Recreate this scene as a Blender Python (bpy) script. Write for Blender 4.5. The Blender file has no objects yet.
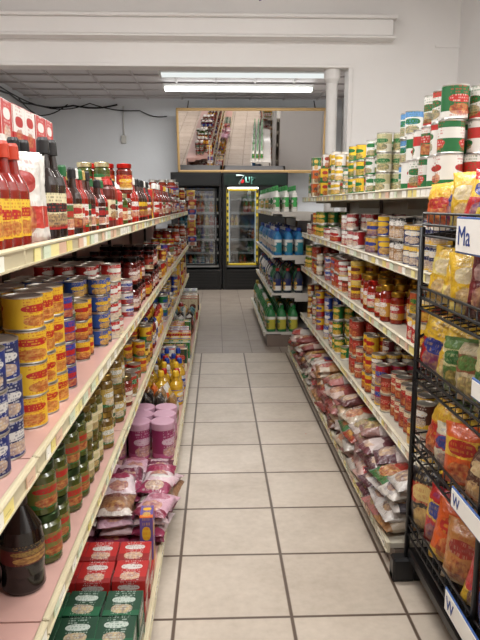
import bpy, math, random
import numpy as np
from mathutils import Matrix, Euler, Vector
random.seed(11); np.random.seed(7)
S=bpy.context.scene
def lin(c):
    return tuple(((x/255)/12.92 if x/255<=0.04045 else ((x/255+0.055)/1.055)**2.4) for x in c[:3])+(1.0,)
def dull(c):
    g=sum(c)/3; return tuple(max(0,min(255,(x*1.02-g*.02)*.92)) for x in c)

# ------------------------------------------------------------------ materials
class NT:
    def __init__(s,name):
        s.m=bpy.data.materials.new(name); s.m.use_nodes=True
        s.t=s.m.node_tree; s.t.nodes.clear()
        s.out=s.n('ShaderNodeOutputMaterial'); 
    def n(s,ty,**k):
        nd=s.t.nodes.new(ty)
        for a,b in k.items(): setattr(nd,a,b)
        return nd
    def set(s,sock,v):
        if isinstance(v,bpy.types.NodeSocket): s.t.links.new(v,sock)
        elif v is not None: sock.default_value=v
    def mt(s,op,a,b=None,c=None,clamp=False):
        nd=s.n('ShaderNodeMath',operation=op); nd.use_clamp=clamp
        s.set(nd.inputs[0],a); s.set(nd.inputs[1],b)
        if c is not None: s.set(nd.inputs[2],c)
        return nd.outputs[0]
    def mix(s,f,a,b,bt='MIX'):
        nd=s.n('ShaderNodeMix',data_type='RGBA',blend_type=bt)
        s.set(nd.inputs[0],f); s.set(nd.inputs[6],a); s.set(nd.inputs[7],b)
        return nd.outputs[2]
    def noise(s,vec,scale,detail=2,rough=.5):
        nd=s.n('ShaderNodeTexNoise'); s.set(nd.inputs['Vector'],vec)
        nd.inputs['Scale'].default_value=scale; nd.inputs['Detail'].default_value=detail; nd.inputs['Roughness'].default_value=rough
        return nd.outputs['Fac']
    def bsdf(s,col,rough=.5,metal=0.,bump=None,bs=.2,bd=.01,coat=0.,**k):
        b=s.n('ShaderNodeBsdfPrincipled')
        s.set(b.inputs['Base Color'],col); s.set(b.inputs['Roughness'],rough); s.set(b.inputs['Metallic'],metal)
        s.set(b.inputs['Coat Weight'],coat)
        for a,v in k.items(): s.set(b.inputs[a.replace('_',' ')],v)
        if bump is not None:
            bp=s.n('ShaderNodeBump'); bp.inputs['Strength'].default_value=bs; bp.inputs['Distance'].default_value=bd
            s.set(bp.inputs['Height'],bump); s.t.links.new(bp.outputs[0],b.inputs['Normal'])
        s.t.links.new(b.outputs[0],s.out.inputs[0]); return b
    def attr(s,name):
        return s.n('ShaderNodeAttribute',attribute_name=name)

def print_mat(name,rough,wrinkle):
    g=NT(name); ca=g.attr('ca').outputs[0]; cb=g.attr('cb').outputs[0]; cc=g.attr('cc').outputs[0]
    pr=g.attr('pr'); sp=g.n('ShaderNodeSeparateXYZ'); g.set(sp.inputs[0],pr.outputs[1]); lo,hi,lc=sp.outputs; seed=pr.outputs[3]
    uv=g.n('ShaderNodeUVMap'); su=g.n('ShaderNodeSeparateXYZ'); g.set(su.inputs[0],uv.outputs[0]); u,v=su.outputs[0],su.outputs[1]
    fu=g.mt('FRACT',u); du=g.mt('SUBTRACT',fu,.5)
    band=g.mt('MULTIPLY',g.mt('GREATER_THAN',v,lo),g.mt('LESS_THAN',v,hi))
    def ell(cy,rx,ry):
        a=g.mt('POWER',g.mt('ABSOLUTE',g.mt('DIVIDE',du,rx)),2.4); b=g.mt('POWER',g.mt('ABSOLUTE',g.mt('DIVIDE',g.mt('SUBTRACT',v,cy),ry)),2.4)
        return g.mt('LESS_THAN',g.mt('ADD',a,b),1.)
    logo=ell(lc,.33,.13); pic=ell(.25,.3,.18)
    vr=g.mt('MULTIPLY',v,11.); row=g.mt('FLOOR',vr); inr=g.mt('GREATER_THAN',g.mt('FRACT',vr),.45)
    cx=g.n('ShaderNodeCombineXYZ'); g.set(cx.inputs[0],g.mt('MULTIPLY',u,26.)); g.set(cx.inputs[1],g.mt('MULTIPLY',row,3.7)); g.set(cx.inputs[2],g.mt('MULTIPLY',seed,57.))
    tn=g.mt('GREATER_THAN',g.noise(cx.outputs[0],1.,1),.52)
    text=g.mt('MULTIPLY',g.mt('MULTIPLY',inr,tn),g.mt('LESS_THAN',g.mt('ABSOLUTE',du),.29))
    c2=g.n('ShaderNodeCombineXYZ'); g.set(c2.inputs[0],u); g.set(c2.inputs[1],v); g.set(c2.inputs[2],g.mt('MULTIPLY',seed,31.))
    pn=g.noise(c2.outputs[0],9.,2)
    rp=g.n('ShaderNodeValToRGB'); g.set(rp.inputs[0],pn)
    e=rp.color_ramp.elements; e[0].position=.35; e[0].color=lin((110,38,18)); e[1].position=.65; e[1].color=lin((215,170,95))
    picc=g.mix(.4,rp.outputs[0],cc)
    col=g.mix(band,ca,cb); col=g.mix(g.mt('MULTIPLY',pic,.8),col,picc)
    col=g.mix(logo,col,cc)
    tc=g.mix(logo,cc,cb)
    col=g.mix(g.mt('MULTIPLY',text,.35 if wrinkle else .55),col,tc)
    tx=g.n('ShaderNodeTexCoord')
    if wrinkle:
        big=g.noise(tx.outputs['Object'],24.,3)
        col=g.mix(g.mt('MULTIPLY',g.noise(tx.outputs['Object'],90.,2),.15),col,(.2,.15,.12,1))
        g.bsdf(col,rough,bump=big,bs=.7,bd=.02,coat=.2)
    else: g.bsdf(col,rough,coat=.05)
    return g.m
def attr_mat(name,rough,metal=0,coat=0,noise=0,bump=0):
    g=NT(name); c=g.attr('ca').outputs[0]; tx=g.n('ShaderNodeTexCoord').outputs['Object']
    if noise:
        n=g.noise(tx,9.,4); c=g.mix(g.mt('MULTIPLY',n,noise),c,(.12,.08,.05,1))
    g.bsdf(c,rough,metal,coat=coat,bump=g.noise(tx,60.,2) if bump else None,bs=bump); return g.m
M={}
M['label']=print_mat('printed_label',.5,False)
M['film']=print_mat('plastic_film',.3,True)
M['tin']=attr_mat('tin',.32,.9)
M['gloss']=attr_mat('glossy',.18,0,.4)
M['plast']=attr_mat('plastic',.4)
M['matte']=attr_mat('matte_paint',.65,0,0,.12)
M['enamel']=attr_mat('shelf_enamel',.38,0,.1,.3)
M['wire']=attr_mat('wire_coating',.35,.2)
def emis(name,col,st):
    g=NT(name); e=g.n('ShaderNodeEmission'); e.inputs[0].default_value=col; e.inputs[1].default_value=st; g.t.links.new(e.outputs[0],g.out.inputs[0]); return g.m
M['tube']=emis('fluorescent_tube',(.97,1,.98,1),8.)
M['tubeold']=emis('fluorescent_tube_ageing',(.95,1,.98,1),.9)
M['tube2']=emis('cooler_lamp_tube',(.9,1,.98,1),.8)
g=NT('mirror_glass'); g.bsdf((.85,.81,.8,1),.02,1.); M['mirror']=g.m
g=NT('door_glass'); 
gl=g.n('ShaderNodeBsdfGlossy'); gl.inputs['Roughness'].default_value=.03; tr=g.n('ShaderNodeBsdfTransparent'); tr.inputs[0].default_value=(.7,.73,.75,1)
mx=g.n('ShaderNodeMixShader'); mx.inputs[0].default_value=.12; g.t.links.new(tr.outputs[0],mx.inputs[1]); g.t.links.new(gl.outputs[0],mx.inputs[2]); g.t.links.new(mx.outputs[0],g.out.inputs[0]); M['glass']=g.m
def wall_mat(name,col,dirt=.12,rough=.6):
    g=NT(name); tx=g.n('ShaderNodeTexCoord').outputs['Object']
    n=g.noise(tx,1.3,5,.6); rp=g.n('ShaderNodeValToRGB'); g.set(rp.inputs[0],n); rp.color_ramp.elements[0].position=.4; rp.color_ramp.elements[1].position=.75
    c=g.mix(g.mt('MULTIPLY',rp.outputs[0],dirt),lin(col),lin([x*.6 for x in col]))
    g.bsdf(c,rough,bump=g.noise(tx,25.,4),bs=.12); return g.m
M['wall']=wall_mat('wall_paint_white',(234,231,228),.06)
M['wallb']=wall_mat('wall_paint_pale_blue',(228,231,234),.1)
M['ceil']=wall_mat('ceiling_paint',(218,213,213))
# floor
g=NT('ceramic_floor_tile'); tx=g.n('ShaderNodeTexCoord').outputs['Object']; sx=g.n('ShaderNodeSeparateXYZ'); g.set(sx.inputs[0],tx)
T=.433
def tiles(x0,y0,T,gw):
    a=g.mt('DIVIDE',g.mt('SUBTRACT',sx.outputs[0],x0),T); b=g.mt('DIVIDE',g.mt('SUBTRACT',sx.outputs[1],y0),T)
    def e(q):
        f=g.mt('FRACT',q); return g.mt('MINIMUM',f,g.mt('SUBTRACT',1.,f))
    mn=g.mt('MINIMUM',e(a),e(b))
    mr=g.n('ShaderNodeMapRange'); g.set(mr.inputs[0],mn); mr.inputs[1].default_value=gw*.55/T; mr.inputs[2].default_value=gw*1.1/T
    cx=g.n('ShaderNodeCombineXYZ'); g.set(cx.inputs[0],g.mt('FLOOR',a)); g.set(cx.inputs[1],g.mt('FLOOR',b))
    wn=g.n('ShaderNodeTexWhiteNoise'); g.set(wn.inputs[0],cx.outputs[0])
    return mr.outputs[0],wn.outputs[0]
m1,r1=tiles(-.165,2.129,T,.0078); m2,r2=tiles(.05,6.43,.305,.005)
far=g.mt('GREATER_THAN',sx.outputs[1],6.42)
n1=g.noise(tx,2.4,8,.72); n2=g.noise(tx,30.,3)
def tc(c1,c2,r,m,gc):
    f=g.mt('ADD',g.mt('MULTIPLY',g.mt('SUBTRACT',n1,.2),1.1),g.mt('MULTIPLY',r,.2)); f=g.mt('ADD',f,g.mt('MULTIPLY',g.mt('SUBTRACT',n2,.5),.4),clamp=True)
    return g.mix(m,lin(gc),g.mix(f,lin(c1),lin(c2)))
cA=tc((202,190,175),(148,135,120),r1,m1,(84,68,56)); cB=tc((156,144,132),(130,117,106),r2,m2,(102,90,80))
col=g.mix(far,cA,cB)
vo=g.n('ShaderNodeTexVoronoi'); vo.inputs['Scale'].default_value=2.3; g.set(vo.inputs['Vector'],tx)
spk=g.mt('LESS_THAN',vo.outputs['Distance'],.014); col=g.mix(spk,col,lin((190,110,90)))
mm=g.mix(far,m1,m2)
g.bsdf(col,g.mt('ADD',.26,g.mt('MULTIPLY',n1,.3)),bump=mm,bs=.35,bd=.003); M['floor']=g.m

# ------------------------------------------------------------------ mesh templates
class Tpl: pass
def mk(V,F,UV,R,SM):
    t=Tpl(); t.V=np.array(V,float); t.li=np.array([i for f in F for i in f],np.int32); t.tot=np.array([len(f) for f in F],np.int32)
    t.uv=np.array([q for f in UV for q in f],float); t.R=list(R); t.S=np.array(SM,bool); return t
def lathe(prof,roles,seg=16,split=True,e=1.,labrole='label',cap=None,bot=None,sy=1.,wid=1.):
    V=[];F=[];UV=[];R=[];SM=[]
    ang=[2*math.pi*j/seg for j in range(seg)]
    if e!=1.: ang=[a+math.pi/seg for a in ang]
    def pw(x): return math.copysign(abs(x)**e,x)
    def ring(r,z):
        i=len(V)
        for a in ang: V.append((r*pw(math.cos(a)),r*pw(math.sin(a))*sy,z))
        return i
    lz=[(prof[i][1],prof[i+1][1]) for i in range(len(roles)) if roles[i]=='label']
    z0=min([a for a,b in lz],default=0); z1=max([b for a,b in lz],default=1)
    prev=None
    for i,ro in enumerate(roles):
        a=ring(*prof[i]) if (split or prev is None) else prev
        b=ring(*prof[i+1]); prev=b
        for j in range(seg):
            k=(j+1)%seg; F.append((a+j,a+k,b+k,b+j))
            v0=(prof[i][1]-z0)/(z1-z0); v1=(prof[i+1][1]-z0)/(z1-z0); u0=2*j/seg;u1=2*(j+1)/seg
            UV.append([(u0,v0),(u1,v0),(u1,v1),(u0,v1)]); R.append(ro); SM.append(True)
    a=ring(*prof[-1]); F.append(tuple(range(a,a+seg))); UV.append([(0,0)]*seg); R.append(cap or roles[-1]); SM.append(False)
    a=ring(*prof[0]); F.append(tuple(reversed(range(a,a+seg)))); UV.append([(0,0)]*seg); R.append(bot or roles[0]); SM.append(False)
    return mk(V,F,UV,R,SM)
def merge(a,b):
    t=Tpl(); t.V=np.vstack([a.V,b.V]); t.li=np.concatenate([a.li,b.li+len(a.V)]).astype(np.int32); t.tot=np.concatenate([a.tot,b.tot]); t.uv=np.vstack([a.uv,b.uv]); t.R=a.R+b.R; t.S=np.concatenate([a.S,b.S]); return t
def tube_t(pts,r,role='plast',seg=6,closed=False):
    V=[];F=[];UV=[];R=[];SM=[]
    P=[Vector(p) for p in pts]; n=len(P)
    for i,p in enumerate(P):
        d=(P[min(i+1,n-1)]-P[max(i-1,0)]).normalized()
        up=Vector((0,0,1)) if abs(d.z)<.9 else Vector((1,0,0))
        x=d.cross(up).normalized(); y=x.cross(d)
        for j in range(seg):
            a=2*math.pi*j/seg; V.append(tuple(p+r*(math.cos(a)*x+math.sin(a)*y)))
    for i in range(n-1):
        for j in range(seg):
            k=(j+1)%seg; F.append((i*seg+j,i*seg+k,(i+1)*seg+k,(i+1)*seg+j)); UV.append([(0,0)]*4);R.append(role);SM.append(True)
    F.append(tuple(reversed(range(seg))));F.append(tuple(range((n-1)*seg,n*seg)))
    UV+= [[(0,0)]*seg]*2; R+=[role]*2; SM+=[False]*2
    return mk(V,F,UV,R,SM)
def boxt(x0,y0,z0,x1,y1,z1,role,bev=0.):
    if bev<=0:
        V=[(x0,y0,z0),(x1,y0,z0),(x1,y1,z0),(x0,y1,z0),(x0,y0,z1),(x1,y0,z1),(x1,y1,z1),(x0,y1,z1)]
        F=[(0,1,5,4),(1,2,6,5),(2,3,7,6),(3,0,4,7),(4,5,6,7),(3,2,1,0)]
        return mk(V,F,[[(0,0),(1,0),(1,1),(0,1)]]*6,[role]*6,[False]*6)
    V=[];F=[];UV=[];b=bev
    c=[(x0+x1)/2,(y0+y1)/2,(z0+z1)/2]; h=[(x1-x0)/2,(y1-y0)/2,(z1-z0)/2]; idx={}
    for sx in(-1,1):
        for sy in(-1,1):
            for sz in(-1,1):
                s=(sx,sy,sz)
                for ax in range(3):
                    p=[c[q]+s[q]*(h[q]-(0 if q==ax else b)) for q in range(3)]
                    idx[(s,ax)]=len(V); V.append(p)
    cc=Vector(c)
    def addf(q,uv=None):
        vs=[Vector(V[i]) for i in q]; nrm=(vs[1]-vs[0]).cross(vs[2]-vs[0])
        ce=sum(vs,Vector())/len(vs)-cc
        if nrm.dot(ce)<0: q=q[::-1]; uv=uv[::-1] if uv else None
        F.append(tuple(q)); UV.append(uv or [(0.02,.02)]*len(q))
    for ax in range(3):
        o=[q for q in range(3) if q!=ax]
        for sg in(-1,1):
            q=[];
            for (a,bb) in((-1,-1),(1,-1),(1,1),(-1,1)):
                s=[0,0,0]; s[ax]=sg; s[o[0]]=a; s[o[1]]=bb; q.append(idx[(tuple(s),ax)])
            addf(q,[(0,0),(1,0),(1,1),(0,1)])
        for a in(-1,1):
            for bb in(-1,1):
                def S_(t,): 
                    s=[0,0,0]; s[ax]=t; s[o[0]]=a; s[o[1]]=bb; return tuple(s)
                addf([idx[(S_(-1),o[0])],idx[(S_(1),o[0])],idx[(S_(1),o[1])],idx[(S_(-1),o[1])]])
    for sx in(-1,1):
        for sy in(-1,1):
            for sz in(-1,1): addf([idx[((sx,sy,sz),k)] for k in range(3)])
    return mk(V,F,UV,[role]*len(F),[False]*len(F))
def pillow(seed,nx=9,nz=12):
    rr=random.Random(seed); V=[];F=[];UV=[]
    def prof(s,t):
        return max(0,(1-abs(s)**2.6))**.55*max(0,(1-abs(t)**4))**.5
    for side in(-1,1):
        for i in range(nz+1):
            for j in range(nx+1):
                s=-1+2*j/nx; t=-1+2*i/nz
                tt=t
                k=prof(s,max(-1,min(1,t/.9)))
                y=side*(.5*k*(1+rr.uniform(-.16,.16))+.004)
                x=s*.5*(1-.07*(1-abs(t)**3)*1.0)+rr.uniform(-.008,.008)
                if abs(t)>.88: y+=.03*math.sin(j*2.5)
                V.append((x,y,(tt+1)/2+rr.uniform(-.006,.006)))
    st=(nx+1)
    for sd in(0,1):
        o=sd*(nx+1)*(nz+1)
        for i in range(nz):
            for j in range(nx):
                q=[o+i*st+j,o+i*st+j+1,o+(i+1)*st+j+1,o+(i+1)*st+j]; uv=[(j/nx,i/nz),((j+1)/nx,i/nz),((j+1)/nx,(i+1)/nz),(j/nx,(i+1)/nz)]
                if sd: q=q[::-1];uv=uv[::-1]
                F.append(tuple(q));UV.append(uv)
    o=(nx+1)*(nz+1)
    bd=[j for j in range(nx+1)]+[i*st+nx for i in range(1,nz+1)]+[nz*st+j for j in range(nx-1,-1,-1)]+[i*st for i in range(nz-1,0,-1)]
    for a in range(len(bd)):
        p,q=bd[a],bd[(a+1)%len(bd)]; F.append((q,p,p+o,q+o)); UV.append([(0,0)]*4)
    return mk(V,F,UV,['film']*len(F),[True]*len(F))
TP={}
def reg(sg):
    d={}
    d['can']=lathe([(.475,0),(.5,.015),(.49,.05),(.49,.95),(.5,.97),(.5,.995),(.465,1.),(.455,.965)],['tin','tin','label','tin','tin','tin','tin'],sg)
    d['jar']=lathe([(.44,0),(.5,.03),(.5,.14),(.505,.145),(.505,.62),(.5,.625),(.5,.76),(.4,.83),(.4,.85),(.46,.855),(.46,.985),(.43,1.)],['gloss','gloss','label','label','label','gloss','gloss','gloss','tin','tin','tin'],sg)
    d['sauce']=lathe([(.46,0),(.5,.03),(.5,.1),(.505,.1),(.505,.46),(.5,.46),(.5,.54),(.42,.62),(.24,.7),(.17,.84),(.24,.845),(.22,.97),(.17,1.)],['gloss','gloss','label','label','label','gloss','gloss','gloss','gloss','plast','plast','plast'],sg,split=True)
    d['sauce'].R=[('cap' if r=='plast' else r) for r in d['sauce'].R]
    d['squeeze']=lathe([(.46,0),(.5,.04),(.48,.14),(.48,.55),(.5,.62),(.46,.76),(.3,.82),(.3,.84),(.34,.845),(.26,.94),(.08,.96),(.05,1.)],['plast','plast','label','plast','plast','plast','plast','cap','cap','cap','cap'],sg,split=True,sy=.8)
    d['tub']=lathe([(.42,0),(.48,.04),(.5,.8),(.5,.81),(.53,.82),(.53,.98),(.5,1.)],['plast','label','plast','cap','cap','cap'],sg)
    b=lathe([(.48,0),(.5,.03),(.5,.1),(.5,.58),(.46,.68),(.3,.8),(.16,.86),(.16,.88),(.2,.885),(.2,.99),(.17,1.)],['plast','plast','label','plast','plast','plast','plast','cap','cap','cap'],sg,e=.6,sy=.62)
    d['jug']=merge(b,tube_t([(.42,0,.45),(.52,0,.55),(.5,0,.7),(.38,0,.8),(.2,0,.82)],.05,'plast'))
    b=lathe([(.46,0),(.5,.03),(.5,.1),(.47,.55),(.4,.66),(.2,.76),(.16,.8),(.2,.8),(.2,.88),(.14,.9)],['plast','plast','label','plast','plast','plast','cap','cap','cap'],sg,e=.75,sy=.7)
    h=boxt(-.45,-.12,.9,.25,.12,.99,'cap',.02); h=merge(h,tube_t([(-.3,0,.9),(-.36,0,.82),(-.3,0,.76)],.04,'cap'))
    d['spray']=merge(b,h)
    d['soda']=lathe([(.45,0),(.5,.04),(.48,.2),(.5,.3),(.5,.34),(.505,.34),(.505,.55),(.5,.55),(.46,.68),(.25,.85),(.16,.92),(.18,.925),(.18,.995),(.15,1.)],['gloss','gloss','gloss','gloss','gloss','label','gloss','gloss','gloss','gloss','cap','cap','cap'],sg)
    return d
TP['hi']=reg(24); TP['lo']=reg(12)
BOX=boxt(-.5,-.5,0,.5,.5,1,'label',.012)
BAGS=[pillow(i,11,14) for i in range(5)]; BAGL=[pillow(i,6,7) for i in range(4)]

ROLEMAT={'label':'label','film':'film','tin':'tin','gloss':'gloss','plast':'plast','cap':'plast','matte':'matte','enamel':'enamel','wire':'wire'}
W=(234,231,224)
class Batch:
    def __init__(s,name):
        s.name=name; s.V=[];s.L=[];s.T=[];s.UV=[];s.R=[];s.S=[];s.C=[];s.n=0; s.slots=[]
    def slot(s,m):
        if m not in s.slots: s.slots.append(m)
        return s.slots.index(m)
    def add(s,t,loc=(0,0,0),scale=(1,1,1),rot=(0,0,0),cols={},pr=None):
        Mx=np.array(Euler(rot).to_matrix())
        V=(t.V*np.array(scale))@Mx.T+np.array(loc)
        s.V.append(V); s.L.append(t.li+s.n); s.T.append(t.tot); s.UV.append(t.uv); s.S.append(t.S); s.n+=len(V)
        nf=len(t.tot); C=np.zeros((nf,16),np.float32); mi=np.zeros(nf,np.int32)
        p=pr or (random.choice([(.0,.18),(.78,1.),(.42,.95),(0.,.4),(.9,1.)])+(random.choice([.62,.68,.74]),))
        p=tuple(p)+(random.random(),)
        memo={}
        for i,r in enumerate(t.R):
            if r not in memo:
                c=cols.get(r)
                if c is None: c={'tin':(200,196,190),'plast':W,'cap':(200,30,30)}.get(r,W)
                if not isinstance(c[0],(tuple,list)): c=(c,c,c)
                if r in('label','film','gloss','cap'): c=[dull(q) for q in c]
                memo[r]=(np.array(lin(c[0])+lin(c[1])+lin(c[2])+p,np.float32),s.slot(ROLEMAT.get(r,r)))
            C[i],mi[i]=memo[r]
        s.C.append(C); s.R.append(mi)
    def box(s,x0,y0,z0,x1,y1,z1,col=W,role='matte',bev=0.):
        s.add(boxt(min(x0,x1),min(y0,y1),min(z0,z1),max(x0,x1),max(y0,y1),max(z0,z1),role,bev),cols={role:col})
    def tube(s,pts,r,col=(25,25,27),role='wire',seg=6):
        s.add(tube_t(pts,r,role,seg),cols={role:col})
    def build(s,parent=None):
        if not s.V: return None
        me=bpy.data.meshes.new(s.name); V=np.vstack(s.V); L=np.concatenate(s.L); T=np.concatenate(s.T)
        me.vertices.add(len(V)); me.vertices.foreach_set('co',V.astype(np.float32).ravel())
        me.loops.add(len(L)); me.loops.foreach_set('vertex_index',L.astype(np.int32))
        me.polygons.add(len(T)); st=np.concatenate([[0],np.cumsum(T)[:-1]]).astype(np.int32)
        me.polygons.foreach_set('loop_start',st); me.polygons.foreach_set('loop_total',T.astype(np.int32))
        me.polygons.foreach_set('material_index',np.concatenate(s.R).astype(np.int32))
        me.polygons.foreach_set('use_smooth',np.concatenate(s.S))
        uv=me.uv_layers.new(name='UVMap'); uv.data.foreach_set('uv',np.vstack(s.UV).astype(np.float32).ravel())
        C=np.vstack(s.C)
        for k,nm in enumerate(('ca','cb','cc','pr')):
            a=me.attributes.new(nm,'FLOAT_COLOR','FACE'); a.data.foreach_set('color',np.ascontiguousarray(C[:,k*4:k*4+4]).ravel())
        for m in s.slots: me.materials.append(M[m])
        me.update(calc_edges=True); me.validate()
        ob=bpy.data.objects.new(s.name,me); S.collection.objects.link(ob)
        if parent: ob.parent=parent
        return ob
def empty(name,loc=(0,0,0)):
    e=bpy.data.objects.new(name,None); e.location=loc; S.collection.objects.link(e); return e

# ------------------------------------------------------------------ room
def plain(name,boxes,mat,bev=0):
    b=Batch(name); M_=mat
    for q in boxes: b.add(boxt(*q,M_,bev))
    return b.build()
XL,XR,YF,YB,DV=-3.4,2.33,-3.,12.3,6.42
plain('floor',[(XL-.1,YF-.1,-.1,XR+.1,YB+.1,0)],'floor')
plain('wall_left',[(XL-.1,YF,0,XL,DV,3.7),(XL-.1,DV+.18,0,XL,YB,3.42)],'wallb')
plain('wall_right',[(XR,YF,0,XR+.1,YB,3.7)],'wall')
plain('wall_back',[(XL-.1,YB,0,XR+.1,YB+.1,3.5)],'wallb')
plain('wall_front',[(XL-.1,YF-.1,0,XR+.1,YF,3.7)],'wall')
plain('ceiling',[(XL-.1,YF-.1,3.7,XR+.1,DV+.18,3.8)],'ceil')
plain('ceiling_rear',[(XL-.1,DV+.18,3.42,XR+.1,YB+.1,3.5)],'ceil')
plain('wall_divider',[(XL,DV,2.79,1.27,DV+.18,3.7),(1.27,DV,0,XR,DV+.18,3.7)],'wall')
b=Batch('trim_1')
b.add(boxt(XL,DV-.13,3.05,1.66,DV,3.2,'wall',.01)); b.add(boxt(XL,DV-.16,3.2,1.69,DV,3.235,'wall',.008)); b.add(boxt(XL,DV-.15,3.03,1.68,DV,3.05,'wall',.004)); b.build()
b=Batch('trim_2'); b.add(boxt(XL,DV-.02,2.79,1.29,DV,2.82,'wall',.004)); b.add(boxt(1.27,DV-.02,0.,1.31,DV,2.79,'wall',.004)); b.build()
b=Batch('trim_3'); b.add(boxt(2.1,DV-.015,2.98,XR,DV,3.0,'wall')); b.build()
b=Batch('trim_4')
for x in np.arange(-3.1,2.3,.62): b.box(x-.015,DV+.18,3.4,x+.015,YB,3.42,(204,198,198),'matte')
for y in np.arange(7.,12.2,.62): b.box(XL,y-.015,3.395,XR,y+.015,3.415,(196,188,188),'matte')
b.build()
b=Batch('support_column'); b.add(lathe([(.075,0),(.075,.06),(.055,.08),(.055,2.66),(.08,2.7),(.08,2.79)],['matte']*5,20),loc=(1.13,6.51,0),cols={'matte':(234,232,229)}); b.build()
b=Batch('electrical_cables')
def cab(pts,r=.012,c=(25,25,28)):
    P=[Vector(p) for p in pts]; out=[]
    for i in range(len(P)-1):
        for k in range(6):
            t=k/6; p=P[i].lerp(P[i+1],t); p.z-=.05*math.sin(math.pi*t); out.append(p)
    out.append(P[-1]); b.tube(out,r,c)
cab([(-3.35,7.,3.33),(-3.35,8.2,3.31),(-3.35,9.5,3.3),(-3.35,11,3.28),(-3.34,12.2,3.3),(-2.6,12.26,3.28),(-1.8,12.26,3.3)],.016)
cab([(-3.35,7.,3.28),(-3.35,9.,3.22),(-3.34,10.5,3.3),(-3.0,12.2,3.22),(-2.3,12.26,3.32),(-1.4,12.26,3.2),(-.9,12.26,3.1)],.01)
cab([(-3.35,11.5,3.28),(-3.2,12.25,3.1),(-2.7,12.26,3.3)],.01)
b.build()
b=Batch('light_switch_box'); b.box(-1.75,12.26,2.62,-1.66,12.3,2.76,(200,198,190),'plast',.006); b.tube([(-1.7,12.28,2.76),(-1.7,12.28,3.28)],.012,(210,210,205),'plast'); b.build()
b=Batch('hanging_ribbon')
b.tube([(.31,5,3.7),(.31,5,3.12)],.003,(60,40,110),'plast',5)
for s in(-1,1): b.tube([(.31,5,3.1),(.31+s*.05,5,3.1),(.31+s*.06,5,3.05),(.31+s*.02,5,3.05),(.31,5,3.09)],.012,(60,36,120),'plast')
b.tube([(.31,5,3.12),(.31,5,3.08),(.3,5,3.03),(.33,5,2.97)],.012,(60,36,120),'plast'); b.build()
def fixture(name,x,y,z,power,along='x',L=2.4,vis='tube'):
    b=Batch(name)
    def bx(a0,c0,z0,a1,c1,z1,col,role='matte'):
        if along=='x': b.box(x+a0,y+c0,z0,x+a1,y+c1,z1,col,role,.004)
        else: b.box(x+c0,y+a0,z0,x+c1,y+a1,z1,col,role,.004)
    bx(-L/2,-.06,z-.05,L/2,.06,z,(225,225,222))
    bx(-L/2,-.11,z-.105,-L/2+.03,.11,z-.05,(225,225,222)); bx(L/2-.03,-.11,z-.105,L/2,.11,z-.05,(225,225,222))
    for s in(-.07,.07):
        p=[(x-L/2+.03,y+s,z-.08),(x+L/2-.03,y+s,z-.08)] if along=='x' else [(x+s,y-L/2+.03,z-.08),(x+s,y+L/2-.03,z-.08)]
        b.add(tube_t(p,.019,vis,10))
    b.build()
    l=bpy.data.lights.new('fluorescent_glow','AREA'); l.shape='RECTANGLE'; l.size=L; l.size_y=.22; l.energy=power; l.color=(1,.988,.968)
    o=bpy.data.objects.new('fluorescent_light',l); o.location=(x,y,z-.12); 
    if along!='x': o.rotation_euler=(0,0,math.pi/2)
    S.collection.objects.link(o)
fixture('fluorescent_ceiling_fixture',.36,10.7,3.39,66)
fixture('fluorescent_ceiling_fixture',.4,9.55,3.39,28,vis='tubeold')
fixture('fluorescent_ceiling_fixture',.2,.3,3.7,82)
fixture('fluorescent_ceiling_fixture',.2,3.1,3.7,92)
fixture('fluorescent_ceiling_fixture',-2.2,2.,3.7,64,'y')
fixture('fluorescent_ceiling_fixture',1.9,1.4,3.7,48,'y')

# ------------------------------------------------------------------ gondola shelving
def gondola(name,side,xf,xb,y0,y1,zs,xfb,zb,deck,rail,top=None,unit=1.22):
    b=Batch(name); e='enamel'
    top=top or max(zs)
    b.box(xb-side*.02,y0,0,xb,y1,top-.03,deck,e)
    ny=max(1,round((y1-y0)/unit)); u=(y1-y0)/ny
    def shelf(xfr,z,h=.04):
        for i in range(ny):
            a=y0+i*u+.003; c=y0+(i+1)*u-.003
            b.box(xb,a,z-.022,xfr-side*.012,c,z,deck,e)
            b.box(xfr-side*.012,a,z-h,xfr,c,z+.006,rail,e,.003)
            b.box(xfr,a,z-h+.004,xfr+side*.006,c,z-h+.008,rail,e); b.box(xfr,a,z-.001,xfr+side*.006,c,z+.003,rail,e)
            y=a+random.uniform(.02,.1)
            while y<c-.07:
                w=random.choice([.035,.045,.06]); cc=random.choice([(240,238,226),(240,238,226),(238,228,160),(230,214,130),(222,186,160),(214,226,200)])
                b.box(xfr+side*.001,y,z-h+.008,xfr+side*.004,y+w,z-.004,cc,'plast')
                b.box(xfr+side*.004,y+.006,z-h+.02,xfr+side*.0046,y+w-.02,z-.02,(110,95,95),'plast')
                y+=w+random.choice([.0,.01,.03,.09])
            for yy in (a,c-.003):
                b.box(xb,yy,z-.09,xb+side*.18,yy+.003,z-.022,deck,e); b.box(xb+side*.18,yy,z-.05,xb+side*.32,yy+.003,z-.022,deck,e)
    for z in zs: shelf(xf,z)
    shelf(xfb,zb,.045)
    b.box(xb,y0,0,xfb-side*.03,y1,zb-.03,(120,105,95),e)
    for i in range(ny+1):
        y=y0+i*u; y=min(max(y,y0+.015),y1-.015)
        b.box(xb-side*.0,y-.015,0,xb+side*.025,y+.015,top-.025,(90,80,75),e)
    return b.build()
PK=(206,164,154)
LZ=[1.41,.95,.55]
gondola('store_gondola_shelf',1,-.40,-.87,-1.2,9.,LZ,-.235,.12,PK,(206,196,164))
RZ=[1.565,1.235,.915,.455]
gondola('store_gondola_shelf',-1,.82,1.27,2.42,6.2,RZ,.70,.12,(190,185,170),(212,205,182))
FZ=[1.43,.98,.58]
gondola('store_gondola_shelf',-1,.57,1.0,6.7,9.3,FZ,.5,.16,(202,198,190),(216,210,196))

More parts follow.
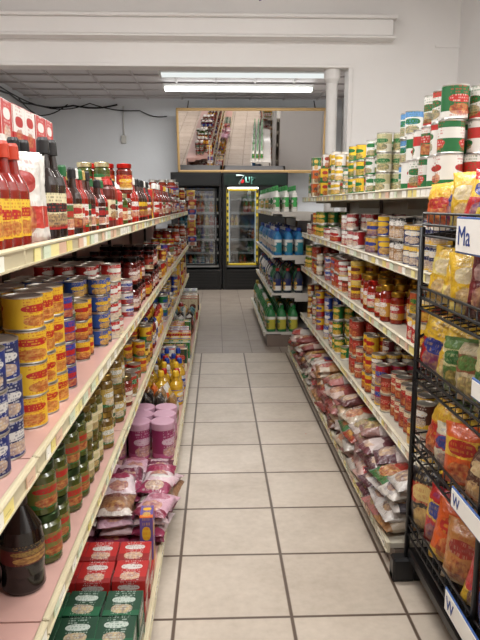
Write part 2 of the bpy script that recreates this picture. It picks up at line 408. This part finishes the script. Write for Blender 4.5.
# ------------------------------------------------------------------ products
RED=(180,26,22);YEL=(232,186,42);BLU=(30,62,150);NAV=(20,32,84);GRN=(24,110,52);BRN=(92,46,26);CRM=(228,214,178);ORG=(218,102,32);BLK=(24,22,24);MAR=(108,20,28);PUR=(114,38,98);PNK=(220,118,146);TEAL=(34,128,140);LBL=(100,150,205);DG=(18,66,38);OLV=(110,110,44);GRY=(170,168,160)
def P(ca,cb,cc,body=(120,30,15),cap=(30,30,30),tin=None): return dict(l=(ca,cb,cc),b=body,c=cap,t=tin)
GEN=[P(CRM,RED,BRN),P(GRN,W,YEL),P(W,GRN,BLU),P(BRN,CRM,YEL),P(BLU,W,RED),P(MAR,CRM,YEL),P(YEL,BRN,RED),P(W,RED,BLK),P(ORG,CRM,BRN),P((80,60,50),W,RED),P(RED,YEL,BLU),P(DG,CRM,RED),P((60,90,70),W,BRN),P((150,110,60),BLK,W),P(BLU,YEL,W)]
def fill(name,kind,side,xf,xb,y0,y1,z,d,h,pal,stack=1,maxrows=9,run=3,rowoff=0,dy=None,gapy=1.03,miss=.14,vary=.28,back=.0):
    b=Batch(name); dy0=dy or d; d0,h0=d,h
    y=y0+.004; k=0; kk=random.randint(1,run); p=random.choice(pal); bk=back; stk=stack
    first=True
    while True:
        if k>=kk or first:
            k=0; kk=random.randint(1,run); 
            p=dict(random.choice(GEN if random.random()<vary else pal))
            if not first and vary>0:
                fs=random.uniform(.8,1.03); d=d0*fs; dy=dy0*fs; h=h0*random.uniform(.8,1.08)*(1 if stack==1 else .97)
                bk=back+random.choice([0,0,.01,.03,.06]); stk=stack if random.random()>.28 else max(1,stack-1)
                if random.random()<.15: y+=random.uniform(.01,.05)
            else: dy=dy0
            p['prv']=random.choice([(.0,.18),(.78,1.),(.42,.95),(0.,.4),(.0,.12)])+(random.choice([.6,.66,.72]),)
            first=False
        if y+dy>y1: break
        k+=1; yc=y+dy/2
        nr=min(maxrows,int((abs(xf-xb)-.03-bk)/(d*1.03))-rowoff)
        if yc>4.5: nr=min(nr,3)
        st0=stk if random.random()>miss else max(1,stk-1)
        T=TP['hi'] if yc<3.6 else TP['lo']
        for r in range(nr):
            if r==0 and random.random()<miss: continue
            x=xf-side*(.012+bk+d/2+(r+rowoff)*d*1.03)
            st=max(1,st0-(1 if (r==0 and stk>1 and random.random()<miss*1.5) else 0))
            for q in range(st):
                jx=random.uniform(-.004,.004);jy=random.uniform(-.003,.003)
                zz=z+.001+q*(h+.0008)
                cols={'label':p['l'],'gloss':p['b'],'plast':p['b'],'cap':p['c'],'tin':p['t'] or (200,196,188)}
                if kind=='box':
                    pr=(0,random.choice([.2,.35]),random.choice([.62,.7]))
                    b.add(BOX,(x+jx,yc+jy,zz),(d,dy*.98,h),(0,0,random.uniform(-.05,.05)),cols,p.get('pr',pr))
                elif kind=='bag':
                    t=random.choice(BAGS if yc<4 else BAGL)
                    cols['film']=p['l']
                    b.add(t,(x+jx,yc+jy,zz),(dy,d*.95,h),(0,0,side*math.pi/2+random.uniform(-.12,.12)),cols)
                else:
                    a=side*random.uniform(.4,1.3)
                    if kind in('squeeze','spray'): a=side*math.pi/2+random.uniform(-.2,.2)
                    sc=(d*1.0,d*1.3,h) if kind=='jug' else (d,d,h)
                    if kind=='jug': a=random.uniform(-.15,.15)+math.pi/2
                    b.add(T[kind],(x+jx,yc+jy,zz),sc,(0,0,a),cols,p['prv'])
        y+=dy*gapy
    return b.build()
L=dict(side=1,xf=-.40,xb=-.85); LB=dict(side=1,xf=-.235,xb=-.85)
def FL(name,kind,y0,y1,zi,d,h,pal,**k):
    a=dict(LB if zi==3 else L); z=.12 if zi==3 else LZ[zi]
    return fill(name,kind,a['side'],a['xf'],a['xb'],y0,y1,z,d,h,pal,**k)
# top left
HS=(134,24,12)
FL('hot_sauce_bottles','sauce',.6,1.5,0,.066,.22,[P(YEL,YEL,RED,HS,(170,40,24)),P((232,196,60),YEL,RED,HS,(190,60,30))],maxrows=3,miss=.0,vary=0)
FL('soy_sauce_bottles','sauce',1.68,1.84,0,.07,.26,[P((230,220,180),RED,BLK,(28,12,8),BLK)],maxrows=3,miss=0,vary=0)
CS=[P(W,GRN,RED,(150,26,14),(30,100,50)),P(YEL,RED,GRN,(130,28,14),RED),P((225,210,180),RED,BLK,(120,24,12),BLK),P(W,BLK,RED,(60,20,12),BLK),P(RED,YEL,W,(150,40,20),RED),P(CRM,BRN,RED,(46,24,14),BLK),P(W,RED,RED,(160,30,18),W),P(CRM,GRN,BLK,(80,30,18),(190,160,90))]
FL('chili_sauce_bottles','sauce',1.84,2.25,0,.056,.2,CS,maxrows=4,run=1,vary=.0)
FL('steak_sauce_bottles','sauce',2.25,2.6,0,.06,.18,CS,maxrows=4,run=2,vary=.0)
FL('ketchup_bottles','squeeze',2.6,3.0,0,.072,.2,[P(W,RED,RED,(165,28,20),W),P((230,226,216),GRN,BLK,(140,40,26),BLK),P(CRM,RED,BRN,(90,28,18),RED)],maxrows=3,vary=.1,run=2)
FL('relish_jars','jar',3.0,3.3,0,.075,.14,[P(RED,W,YEL,(110,30,16),tin=(190,40,30)),P(CRM,GRN,RED,(70,80,30),tin=(200,190,150))],maxrows=3,stack=2,run=1)
FL('barbecue_sauce_bottles','sauce',3.3,4.2,0,.07,.23,CS+[P((190,50,36),YEL,BLK,(60,22,14),RED),P(YEL,RED,BRN,(56,20,12),BLK)],maxrows=3,run=2,vary=0)
FL('marinade_cartons','box',4.2,4.6,0,.07,.19,[P(RED,W,YEL),P(CRM,RED,BRN),P(YEL,BRN,RED)],maxrows=3,run=1,dy=.09)
FL('tomato_sauce_bottles','sauce',4.6,6.6,0,.075,.24,[P(W,RED,RED,(130,28,18),W),P(RED,CRM,W,(100,24,14),YEL),P((230,220,190),GRN,RED,(130,34,18),RED),P(CRM,BLK,BRN,(60,24,16),BLK)],maxrows=3,run=2,vary=0)
FL('condiment_jars','jar',6.6,8.9,0,.09,.17,[P(RED,YEL,W,(130,30,14)),P(GRN,W,RED,(60,70,20)),P(W,RED,BLU,(150,50,20))],maxrows=3,stack=2)
fill('red_carton_stack','box',1,-.66,-.86,2.1,2.8,1.41,.085,.14,[P((196,60,56),W,W),P(W,RED,RED),P((200,60,60),CRM,W)],stack=3,dy=.13,miss=0,vary=0,run=1)
fill('red_carton_stack','box',1,-.72,-.86,2.95,4.3,1.41,.085,.09,[P((184,36,32),W,YEL),P((188,44,40),CRM,BLK),P(CRM,RED,BRN)],stack=3,dy=.13,miss=.2,run=2)
b=Batch('sauce_pouches')
for i,(x,y) in enumerate([(-.46,1.545),(-.47,1.6),(-.475,1.645)]):
    b.add(BAGS[i],(x,y,1.413),(.12,.03,.21),(-.06,0,.7),{'film':(W,(200,60,50),(170,40,36))},(.15,.4,.66))
b.build()
# shelf 2 left
FL('canned_meat','can',.6,1.52,1,.1,.088,[P(NAV,NAV,(205,205,200)),P((24,42,110),NAV,(214,210,204))],stack=3,run=4,miss=0,vary=0,back=.02)
FL('canned_poultry','can',1.53,1.86,1,.1,.082,[P(YEL,YEL,RED),],stack=4,run=2,miss=0,vary=0,back=.02)
FL('canned_sardines','can',1.87,2.62,1,.088,.07,[P(BLU,NAV,RED),P((40,80,160),NAV,YEL),P(RED,BLU,W),P(NAV,RED,W)],stack=4,miss=.12,vary=.1,back=.02)
FL('canned_tuna','can',2.62,3.3,1,.085,.075,[P(RED,CRM,W),P(NAV,RED,W),P((160,36,32),W,BLU),P(RED,YEL,BLU)],stack=4,vary=.1)
FL('salsa_jars','jar',3.3,4.9,1,.08,.14,[P(RED,BLK,YEL,(110,20,12),tin=(120,30,20)),P((150,40,26),CRM,BLK,(90,24,12),tin=(40,30,30)),P(BRN,YEL,CRM,(110,34,18)),P((120,24,20),RED,W,(80,16,12),tin=(30,26,26))],stack=2,vary=.1)
FL('canned_pasta','can',4.9,6.9,1,.08,.11,[P(RED,YEL,W),P(YEL,RED,RED),P((150,36,28),W,GRN),P((140,34,26),CRM,YEL)],stack=2,run=2)
FL('tomato_paste_jars','jar',6.9,8.9,1,.09,.15,[P(RED,W,YEL,(120,24,12)),P(ORG,RED,W,(150,60,20)),P((120,30,36),CRM,W,(80,20,20))],stack=2)
# shelf 3 left
FL('dark_syrup_bottles','soda',1.44,1.57,2,.108,.24,[P((90,24,24),BLK,(150,120,60),(14,8,7),(30,14,12))],miss=0,vary=0,back=.03)
FL('pickle_jars','jar',1.58,2.4,2,.094,.14,[P(GRN,(200,180,70),(205,200,150),(62,68,22),tin=(176,168,140)),P((50,84,40),CRM,(200,190,140),(86,80,28),tin=(150,130,70)),P((110,116,50),GRN,RED,(74,80,30),tin=(60,80,50))],stack=2,miss=.08,vary=0,run=2,back=.02)
FL('olive_jars','jar',2.4,3.1,2,.08,.15,[P(CRM,GRN,DG,(104,92,36),tin=(60,90,50)),P((190,160,70),GRN,W,(112,86,34),tin=(170,140,70)),P((150,50,36),CRM,W,(120,40,24),tin=(150,130,90))],stack=2,vary=.01)
FL('canned_vegetables','can',3.1,4.2,2,.08,.11,[P(GRN,YEL,W),P(YEL,GRN,RED),P(RED,W,GRN),P(BRN,CRM,YEL)],stack=2)
FL('mustard_bottles','squeeze',4.2,5.2,2,.075,.2,[P(YEL,RED,W,(210,160,40),(170,40,30)),P(W,BLU,BLU,W,BLU),P(CRM,RED,RED,(130,40,26),W)])
FL('canned_soup','can',5.2,6.8,2,.08,.11,[P(RED,W,YEL),P(W,RED,RED),P(YEL,GRN,W),P(BLU,W,YEL)],stack=2)
FL('seasoning_cartons','box',6.8,8.9,2,.09,.16,[P(YEL,RED,W),P(RED,YEL,W),P(GRN,W,YEL),P(ORG,W,BLU)],dy=.12,stack=2)
# base left
FL('tea_cartons','box',1.1,1.93,3,.112,.075,[P((14,62,40),(16,90,56),(190,200,190)),P((12,78,48),DG,(200,205,195))],dy=.13,stack=2,miss=.0,gapy=1.02,vary=0)
FL('red_tea_cartons','box',1.94,2.22,3,.112,.075,[P((180,34,32),(140,24,24),(214,208,202)),],dy=.13,stack=2,miss=.0,gapy=1.02,vary=0)
FL('snack_carton','box',2.25,2.36,3,.05,.22,[P((100,80,150),ORG,YEL)],dy=.1,maxrows=1,miss=0,vary=0)
b=Batch('flour_bag_pile')
pc=[((150,46,86),(226,196,204),W),((224,206,210),(160,50,90),(160,50,84)),((110,36,66),(216,190,194),(206,180,186)),((212,170,186),(130,36,66),(180,110,130)),((150,110,80),(220,210,200),(120,60,50))]
for r in range(4):
    for c in range(4):
        n=[4,4,3,2][r]
        for q in range(n):
            c_=pc[(r*2+q+c)%5]
            b.add(BAGS[(r+c+q)%5],(-.285-c*.14-random.uniform(-.015,.015),2.42+r*.2+random.uniform(-.015,.015),.142+q*.04),(.15,.055,.2),(-math.pi/2+random.uniform(-.06,.06),0,random.uniform(-.3,.3)),{'film':c_})
b.build()
FL('powdered_drink_jars','tub',3.32,3.75,3,.125,.21,[P((156,50,100),(190,96,144),(220,190,204),(170,76,120),(204,160,180))],stack=1,miss=0,vary=0)
FL('sugar_bags','bag',3.77,4.3,3,.08,.22,[P(ORG,W,YEL),P(CRM,ORG,RED),P(W,BLU,RED)],dy=.14)
FL('cooking_oil_bottles','sauce',4.3,5.1,3,.1,.24,[P(BLU,YEL,W,(204,160,44),YEL),P(W,BLU,BLU,(204,160,54),BLU),P(RED,W,BLU,(190,150,60),RED),P(BLU,W,YEL,(206,196,180),W)],run=1,vary=.1)
FL('cereal_cartons','box',5.1,6.6,3,.1,.22,[P(YEL,BLU,W),P(W,RED,BLU),P(RED,YEL,W),P(GRN,W,YEL),P(BRN,CRM,YEL)],dy=.14,run=2)
FL('corn_meal_bags','bag',6.6,7.7,3,.1,.24,[P(W,BLU,RED),P(YEL,W,RED),P(TEAL,W,YEL)],dy=.16)
FL('household_cartons','box',7.7,8.9,3,.11,.26,[P(TEAL,W,YEL),P(W,GRN,BLU),P(ORG,W,BLU)],dy=.18)

# right gondola
def FR(name,kind,y0,y1,zi,d,h,pal,**k):
    xf,z=(.70,.12) if zi==4 else (.82,RZ[zi])
    return fill(name,kind,-1,xf,1.25,y0,y1,z,d,h,pal,**k)
b=Batch('canned_tomatoes')
TPL=[((232,230,222),GRN,RED),((24,118,56),W,RED),((20,104,50),(228,226,218),(190,40,30)),(W,(190,40,34),GRN)]
for r in range(4):
    for c in range(5):
        n=[3,3,2,3,3][c] if r else [3,3,3,2,2][c]
        if r>1: n=3
        cc_=random.choice(TPL)
        for q in range(n):
            if random.random()<.35: cc_=random.choice(TPL)
            b.add(TP['hi']['can'],(.885+r*.106+random.uniform(-.006,.006)+(.012 if q else 0),2.485+c*.108+random.uniform(-.005,.005),1.566+q*.1245),(.101,.101,.124),(0,0,random.uniform(-2.4,.3)),{'label':cc_,'tin':(205,202,196)},(random.choice([(.82,1.,.6),(0,.2,.6),(.45,.8,.3)])))
b.build()
fill('canned_coconut_milk','can',-1,.9,1.25,3.03,3.35,1.565,.085,.125,[P(W,LBL,GRN),P(W,GRN,W),P(W,W,LBL)],stack=3,miss=.1,vary=0)
FR('canned_beans','can',3.36,3.85,0,.08,.1,[P(CRM,GRN,RED),P((222,216,195),(190,180,140),GRN),P(W,GRN,GRN)],stack=3,maxrows=4,miss=.15,run=1,vary=.05)
FR('canned_peas','can',3.85,4.4,0,.08,.095,[P(YEL,GRN,GRN),P(GRN,YEL,W),P(W,GRN,YEL)],stack=3,maxrows=4,run=1,vary=.01)
FR('canned_corn','can',4.4,5.2,0,.08,.1,[P(W,GRN,YEL),P(GRN,W,YEL),P(CRM,RED,GRN)],stack=3,run=1,vary=.1)
FR('soup_cartons','box',5.2,6.15,0,.07,.11,[P(GRN,W,YEL),P(W,GRN,RED),P(YEL,GRN,RED)],dy=.09,stack=3,run=1)
FR('canned_stew','can',2.44,2.95,1,.09,.105,[P(BRN,CRM,YEL),P((60,40,30),RED,CRM),P(NAV,YEL,W)],stack=2,miss=.05,vary=.1)
FR('canned_chili','can',2.95,3.9,1,.085,.105,[P(BLU,YEL,YEL),P(NAV,RED,W),P((220,170,50),BRN,BLU),P(BLU,W,RED)],stack=2,vary=.1)
FR('canned_broth','can',3.9,5.2,1,.08,.105,[P((160,24,30),W,W),P(W,RED,RED)],stack=2,run=4,vary=.05)
FR('canned_gravy','can',5.2,6.15,1,.08,.105,[P(RED,W,YEL),P((150,30,36),W,W)],stack=2)
FR('canned_ravioli','can',2.44,3.0,2,.085,.105,[P(RED,YEL,W),P((190,80,36),YEL,GRN),P(BRN,RED,CRM),P((140,40,28),CRM,YEL)],stack=2,run=2,vary=.1)
FR('pasta_sauce_jars','jar',3.0,3.9,2,.085,.18,[P((200,146,50),RED,W,(130,34,18),tin=(180,140,50)),P(RED,GRN,W,(140,34,18),tin=(160,34,26)),P(YEL,BRN,RED,(140,44,22),tin=(170,130,50))],run=1,vary=.01)
FR('instant_soup_tubs','tub',3.9,4.4,2,.085,.12,[P(RED,YEL,W,W,W),P(YEL,RED,BRN,W,(220,190,100)),P(BRN,CRM,RED,(200,190,170),W)],stack=2,run=1)
FR('canned_peppers','can',4.4,6.15,2,.08,.105,[P(RED,YEL,W),P(YEL,RED,GRN),P((160,56,34),W,RED),P(ORG,W,BLU),P(BRN,CRM,W)],stack=2,run=2)
FR('canned_hash','can',2.44,3.2,3,.085,.11,[P((140,50,32),CRM,RED),P(BRN,YEL,W),P((160,50,34),W,YEL)],stack=2,miss=.05,run=2,vary=.05)
FR('canned_kidney_beans','can',3.2,4.4,3,.08,.11,[P((150,36,32),GRN,W),P((150,56,36),CRM,RED),P(MAR,YEL,W),P(GRN,RED,CRM)],stack=3,run=2,vary=.15)
FR('canned_mixed_goods','can',4.4,6.15,3,.08,.11,[P(RED,W,YEL),P((180,84,44),GRN,W),P((130,40,32),W,YEL),P(CRM,RED,RED)],stack=3,run=2)
# base right: bean/rice bags
b=Batch('bean_and_rice_bags')
beans=[((140,66,62),(206,180,168),(130,34,34)),((90,40,44),(186,172,164),(206,196,186)),((206,198,188),(176,66,54),(56,60,104)),((176,130,84),(204,190,170),(160,54,42)),((180,116,112),(210,200,190),(40,104,52)),((108,62,44),(206,178,150),(200,160,60)),((196,182,162),(50,106,58),(170,46,38)),((206,170,160),(180,60,60),W),((156,62,46),(216,200,170),(210,170,60))]
y=2.45;k=0
while y<6.05:
    w=random.uniform(.13,.19)
    c_=beans[(k*4)%9]; k+=1
    if k==1: c_=((206,200,194),(44,40,50),(54,46,60))
    elif k==2: c_=((200,192,188),(50,42,54),(80,56,76))
    elif k==3: c_=((84,40,54),(206,190,186),(204,194,190))
    elif k==4: c_=((106,52,62),(206,190,186),(200,184,180))
    elif k in(5,6): c_=((150,110,104),(206,190,184),(60,110,60))
    n=random.choice([3,4,4,5]) 
    for r in range(2):
        zz=.152
        for q in range(n+(2 if r else 0)):
            t=random.choice(BAGS if y<4.4 else BAGL); th=random.uniform(.05,.065)
            cq=c_ if random.random()<.7 else random.choice(beans)
            b.add(t,(.69+r*.26+random.uniform(-.015,.02)+q*.008,y+w/2+random.uniform(-.012,.012),zz),(w*1.04,th*1.35,.27),(math.pi/2+random.uniform(-.08,.04)-0.06,random.uniform(-.05,.05),math.pi/2+random.uniform(-.22,.22)),{'film':cq},random.choice([(.0,.3,.5),(.35,.65,.5),(0,0,.55),(.1,.35,.3)]))
            zz+=th*.8
    y+=w*1.0
b.build()
# far gondola
def FF(name,kind,zi,d,h,pal,**k):
    xf,z=(.5,.16) if zi==3 else (.57,FZ[zi])
    return fill(name,kind,-1,xf,.98,6.71,9.25,z,d,h,pal,maxrows=4,vary=0,**k)
FF('spray_cleaner_bottles','spray',0,.09,.27,[P((60,150,80),W,YEL,W,(60,160,80)),P(W,GRN,GRN,(224,226,220),(70,170,90)),P((60,170,80),W,W,W,(60,160,80))])
FF('blue_detergent_bottles','jug',1,.11,.28,[P((40,110,170),W,W,(36,98,166),(210,210,210)),P(TEAL,W,W,(34,110,160),BLU)])
FF('bleach_bottles','jug',2,.11,.26,[P(W,BLU,GRN,W,(40,80,140)),P(GRN,W,BLU,(60,110,76),(30,110,60)),P(NAV,W,YEL,(24,40,50),(150,40,34)),P(W,RED,BLU,(190,190,186),BLU)],run=1)
FF('green_cleaner_bottles','jug',3,.12,.28,[P(DG,YEL,W,(28,92,46),(190,160,50)),P((60,130,60),W,W,(44,120,56),W),P((190,180,60),W,GRN,(40,110,60),GRN)],run=2)
b=Batch('snack_clip_strip')
b.box(-.36,9.03,.9,-.34,9.035,1.7,(200,198,190),'plast')
for i in range(6): b.add(BAGL[i%4],(-.35+random.uniform(-.01,.01),9.01,1.56-i*.125),(.12,.03,.14),(0,0,random.uniform(-.2,.2)),{'film':[((220,180,60),W,RED),(RED,W,YEL),(W,BLU,RED)][i%3]})
b.build()

# ------------------------------------------------------------------ wire snack rack
b=Batch('wire_snack_rack')
x0,x1,ya,yb=.76,1.16,1.1,2.36
for (x,y) in((x0,ya),(x0,yb),(x1,ya),(x1,yb),(x0,1.7),(x1,1.7)):
    top=1.42 if x==x0 and y==yb else (1.7 if x==x1 else 1.52)
    if x==x1 and y==yb: top=1.5
    b.tube([(x,y,.0),(x,y,top)],.011,(20,20,22),seg=8)
tz=[1.39,1.12,.84,.54,.2]
for i,z in enumerate(tz):
    ye=yb
    zb_=z+.05
    for k in range(3):
        b.tube([(x0,ya,z+k*.04),(x0,ye,z+k*.04)],.005,(20,20,22))
    for k in range(2): b.tube([(x1,ya,zb_+k*.1),(x1,ye,zb_+k*.1)],.0045)
    for y in np.arange(ya,ye+.001,.06):
        b.tube([(x0,y,z+.08),(x0,y,z),(x1,y,zb_)],.003,(20,20,22),seg=5)
    for x in np.linspace(x0,x1,7)[1:-1]:
        zz=z+(x-x0)/(x1-x0)*.05; b.tube([(x,ya,zz),(x,ye,zz)],.003,seg=5)
    for y in(ya,ye):
        for k in (.0,.04,.08): b.tube([(x0,y,z+k),(x1,y,zb_+k)],.004,(20,20,22),seg=5)
for y in(ya,yb):
    b.box(.70,y-.025,.0,1.2,y+.025,.04,(26,26,28),'wire',.006)
    b.box(.70,y-.03,.0,.79,y+.03,.1,(26,26,28),'wire',.008)
    for z in (.5,1.0): b.tube([(x0,y,z),(x1,y,z+.25)],.005)
b.box(x0,ya,.1,x1,yb,.14,(24,24,26),'wire',.005)
b.build()
def chips(name,z,items):
    b=Batch(name)
    for i,(x,y,w,h,th,c,rz,rx) in enumerate(items):
        b.add(BAGS[random.randint(0,4)],(x,y,z+.014+(x-x0)/(x1-x0)*.05+.012),(w,th,h),(rx,random.uniform(-.25,.25),rz),{'film':c},random.choice([(0,.2,.62),(.5,.8,.66),(0,.35,.68),(.6,1.,.5)]))
    return b.build()
Yb=((228,184,40),(234,214,120),(236,220,180)); Mb=((108,14,28),(70,12,22),(190,150,140)); Gb=((80,116,50),(200,190,140),(40,96,44)); Tb=((186,124,66),(214,188,150),(160,40,32)); Ob=((216,92,30),(230,184,56),(180,30,28)); Wb=((210,198,170),(180,46,40),(40,60,130)); Bb=((80,42,28),(170,104,56),(210,184,140)); Rb=((190,28,28),(234,190,46),(36,56,140)); Cb=((190,174,140),(130,70,46),(80,116,56)); Kb=((34,30,34),(170,40,30),(220,190,120)); Ub=((34,66,150),(230,200,60),(200,40,34))
ALL=[Yb,Mb,Gb,Tb,Ob,Wb,Bb,Rb,Cb,Kb,Ub]
def rowitems(cs,w,h,th,y0,y1,tilt=.1):
    out=[]; y=y0;i=0
    while y<y1:
        ww=w*random.uniform(.8,1.1)
        for r,x in enumerate((.82,.92,1.02)):
            out.append((x,y+random.uniform(-.02,.02),ww,h*random.uniform(.82,1.12),th,cs[i%len(cs)] if r==0 else random.choice(ALL),-math.pi/2+.5+random.uniform(-.4,.35),-tilt+random.uniform(-.15,.08)))
        y+=ww*.78;i+=1
    return out
chips('snack_bags',1.39,rowitems([Ob,Mb,Rb,Kb,Yb,Rb,Ub,Rb,Yb,Rb],.15,.18,.075,1.2,2.34))
chips('snack_bags',1.12,rowitems([Mb,Mb,Kb,Mb,Mb,Mb,Mb,Yb,Yb,Yb],.16,.21,.08,1.2,2.34)[:])
chips('snack_bags',.84,rowitems([Rb,Bb,Wb,Mb,Tb,Gb,Cb,Gb,Yb],.16,.21,.08,1.2,2.34))
chips('snack_bags',.54,rowitems([Ob,Ub,Rb,Bb,Tb,Rb,Bb,Ob,Wb],.16,.2,.08,1.2,2.34))
chips('snack_bags',.2,rowitems([Rb,Kb,Yb,Mb,Ub,Rb,Tb,Ob],.16,.24,.08,1.2,2.34))
def sign(y,z,w,h,txt,c=(236,234,228)):
    b=Batch('price_sign_card')
    b.box(.735,y,z,.741,y+w,z+h,(60,92,150),'plast',.002); b.box(.7335,y+.004,z+.006,.736,y+w-.006,z+h-.006,c,'plast')
    b.tube([(.738,y+.03,z+.02),(.757,y+.03,z+.02)],.003); b.tube([(.738,y+w-.03,z+.02),(.757,y+w-.03,z+.02)],.003)
    o=b.build()
    if not txt: return
    cu=bpy.data.curves.new('lettering','FONT'); cu.body=txt; cu.size=h*.75; cu.extrude=.0005
    t=bpy.data.objects.new('lettering',cu); t.location=(.7325,y+w-.02,z+h*.24); t.rotation_euler=(math.pi/2,0,-math.pi/2)
    if 'ink' not in M:
        g=NT('blue_ink'); g.bsdf(lin((36,62,130)),.5); M['ink']=g.m
    cu.materials.append(M['ink']); S.collection.objects.link(t); t.parent=o
sign(1.5,1.355,.46,.11,'Ma'); sign(1.4,.95,.37,.06,''); sign(1.55,.56,.32,.07,'W'); sign(1.55,.2,.32,.08,'W')

# ------------------------------------------------------------------ coolers
def cooler(name,x0,x1,y0,y1,H,frame,door,hdr,lit):
    e=empty(name,((x0+x1)/2,(y0+y1)/2,0)); 
    off=Matrix.Translation((-(x0+x1)/2,-(y0+y1)/2,0))
    def fin(b):
        o=b.build(); o.parent=e; o.matrix_parent_inverse=off; return o
    c=(8,9,9)
    b=Batch('cabinet')
    b.box(x0,y0+.03,0,x0+.04,y1,H,c,'plast',.004); b.box(x1-.04,y0+.03,0,x1,y1,H,c,'plast',.004)
    b.box(x0,y1-.04,0,x1,y1,H,(60,62,64),'plast'); b.box(x0,y0+.02,H-.24,x1,y1,H,c,'plast',.004); b.box(x0,y0+.02,0,x1,y1,.36,c,'plast',.004)
    for i in range(9): b.box(x0+.08,y0+.012,.06+i*.028,x1-.08,y0+.021,.072+i*.028,(30,31,31),'plast')
    fin(b)
    b=Batch('header_sign'); b.box(x0+.03,y0+.005,H-.22,x1-.03,y0+.022,H-.03,hdr,'plast',.004)
    xm=x0+.27*(x1-x0)
    if hdr[1]>hdr[0]+12:
        b.tube([(xm-.07,y0-.005,H-.055),(xm+.06,y0-.005,H-.055),(xm-.02,y0-.005,H-.2)],.02,(220,245,240),'plast'); b.add(lathe([(.034,0),(.034,.006)],['plast'],16),(xm+.035,y0+.002,H-.15),rot=(math.pi/2,0,0),cols={'plast':(220,40,40)})
        b.tube([(xm+.1,y0-.003,H-.08),(xm+.1,y0-.003,H-.17),(xm+.16,y0-.003,H-.17),(xm+.16,y0-.003,H-.08)],.014,(160,230,215),'plast')
        b.tube([(xm+.2,y0-.003,H-.2),(xm+.2,y0-.003,H-.08),(xm+.26,y0-.003,H-.1),(xm+.2,y0-.003,H-.14)],.014,(160,230,215),'plast')
    fin(b)
    b=Batch('door_frame'); dx0,dx1=door; z0,z1=.44,H-.28
    w=.04
    b.box(dx0,y0,z0,dx0+w,y0+.03,z1,frame,'plast',.006); b.box(dx1-w,y0,z0,dx1,y0+.03,z1,frame,'plast',.006); b.box(dx0,y0,z0,dx1,y0+.03,z0+w,frame,'plast',.006); b.box(dx0,y0,z1-w,dx1,y0+.03,z1,frame,'plast',.006)
    if frame[0]>100:
        for i in range(12):
            zc=z0+.05+i*(z1-z0-.1)/11
            for xx in(dx0+w/2,dx1-w/2): b.box(xx-.014,y0-.004,zc-.024,xx+.014,y0,zc+.024,(40,40,24),'plast')
    b.box(dx1-.03,y0-.04,z0+.45,dx1-.012,y0-.02,z0+.85,(110,110,110),'plast',.004); b.box(dx1-.03,y0-.03,z0+.5,dx1-.012,y0,z0+.53,(110,110,110),'plast'); b.box(dx1-.03,y0-.03,z0+.78,dx1-.012,y0,z0+.81,(110,110,110),'plast')
    if dx0>x0+.06: b.box(x0+.03,y0+.005,.36,dx0,y0+.03,H-.24,c,'plast')
    if dx1<x1-.08: b.box(dx1,y0+.005,.36,x1-.03,y0+.03,H-.24,c,'plast')
    fin(b)
    b=Batch('door_glass'); b.add(boxt(dx0+w,y0+.012,z0+w,dx1-w,y0+.018,z1-w,'glass')); fin(b)
    b=Batch('shelves_and_bottles')
    pal=[(RED,W),(GRN,W),(ORG,W),(BLU,W),(YEL,RED),((120,60,30),W),(TEAL,W),(W,BLU),((60,40,30),W)]
    z=.42
    while z<H-.4:
        b.box(x0+.05,y0+.1,z-.01,x1-.05,y1-.06,z,(110,112,112),'plast'); b.box(x0+.05,y0+.09,z-.02,x1-.05,y0+.1,z+.02,(170,170,166),'plast')
        x=x0+.1
        while x<x1-.08:
            p=random.choice(pal)
            if random.random()<lit: 
                for yy in (y0+.15,y0+.24): b.add(TP['lo']['soda'],(x,yy,z+.001),(.068,.068,.2),(0,0,0),{'gloss':p[0],'label':(p[1],p[0],p[0]),'cap':p[0]})
            x+=.075
        z+=.235
    for xx in (([x0+.06] if lit>.7 else [door[0]+.05,door[1]-.05])): b.add(tube_t([(xx,y0+.06,.5),(xx,y0+.06,H-.3)],.009,'tube2',8))
    if lit<.7:
        b.box(x0+.05,y1-.07,.4,x1-.05,y1-.05,H-.26,(200,196,180),'plast')
        b.add(tube_t([(x0+.1,y0+.08,H-.27),(x1-.1,y0+.08,H-.27)],.015,'tube',8))
    fin(b)
cooler('beverage_cooler',-.80,.08,11.4,12.1,2.06,(12,13,13),(-.72,.0),(14,15,16),.9)
cooler('beverage_cooler',.10,1.25,11.4,12.1,2.06,(206,180,40),(.17,.73),(8,30,23),.35)

def mirror():
    e=empty('wall_mirror',(.62,11.75,2.62)); w,h=1.32,.56
    b=Batch('frame'); fc=(170,138,88)
    b.box(-w,-.03,-h,w,.03,-h+.05,fc,'matte',.008); b.box(-w,-.03,h-.05,w,.03,h,fc,'matte',.008); b.box(-w,-.03,-h,-w+.04,.03,h,fc,'matte',.008); b.box(w-.04,-.03,-h,w,.03,h,fc,'matte',.008); b.box(-w+.02,.015,-h+.02,w-.02,.028,h-.02,(60,50,40),'matte')
    b.build(e)
    b=Batch('glass'); b.add(boxt(-w+.04,.0,-h+.045,w-.04,.012,h-.045,'mirror')); b.build(e)
    b=Batch('hanging_brackets')
    for x in(-w+.2,w-.2): b.tube([(x,.03,h-.02),(x,.3,h+.1)],.01); 
    b.build(e)
    e.rotation_euler=(math.radians(11),0,math.radians(-2))
mirror()

# camera
cam=bpy.data.cameras.new('camera'); co=bpy.data.objects.new('camera',cam); S.collection.objects.link(co)
cam.sensor_fit='VERTICAL'; cam.sensor_height=36; cam.lens=36; cam.clip_start=.05
co.location=(0,0,1.5); co.rotation_euler=(math.radians(90-10.19),0,math.radians(-2.05)); S.camera=co
w=bpy.data.worlds.new('world'); S.world=w; w.use_nodes=True; w.node_tree.nodes['Background'].inputs[0].default_value=(.5,.5,.55,1); w.node_tree.nodes['Background'].inputs[1].default_value=.3
S.view_settings.view_transform='Standard'
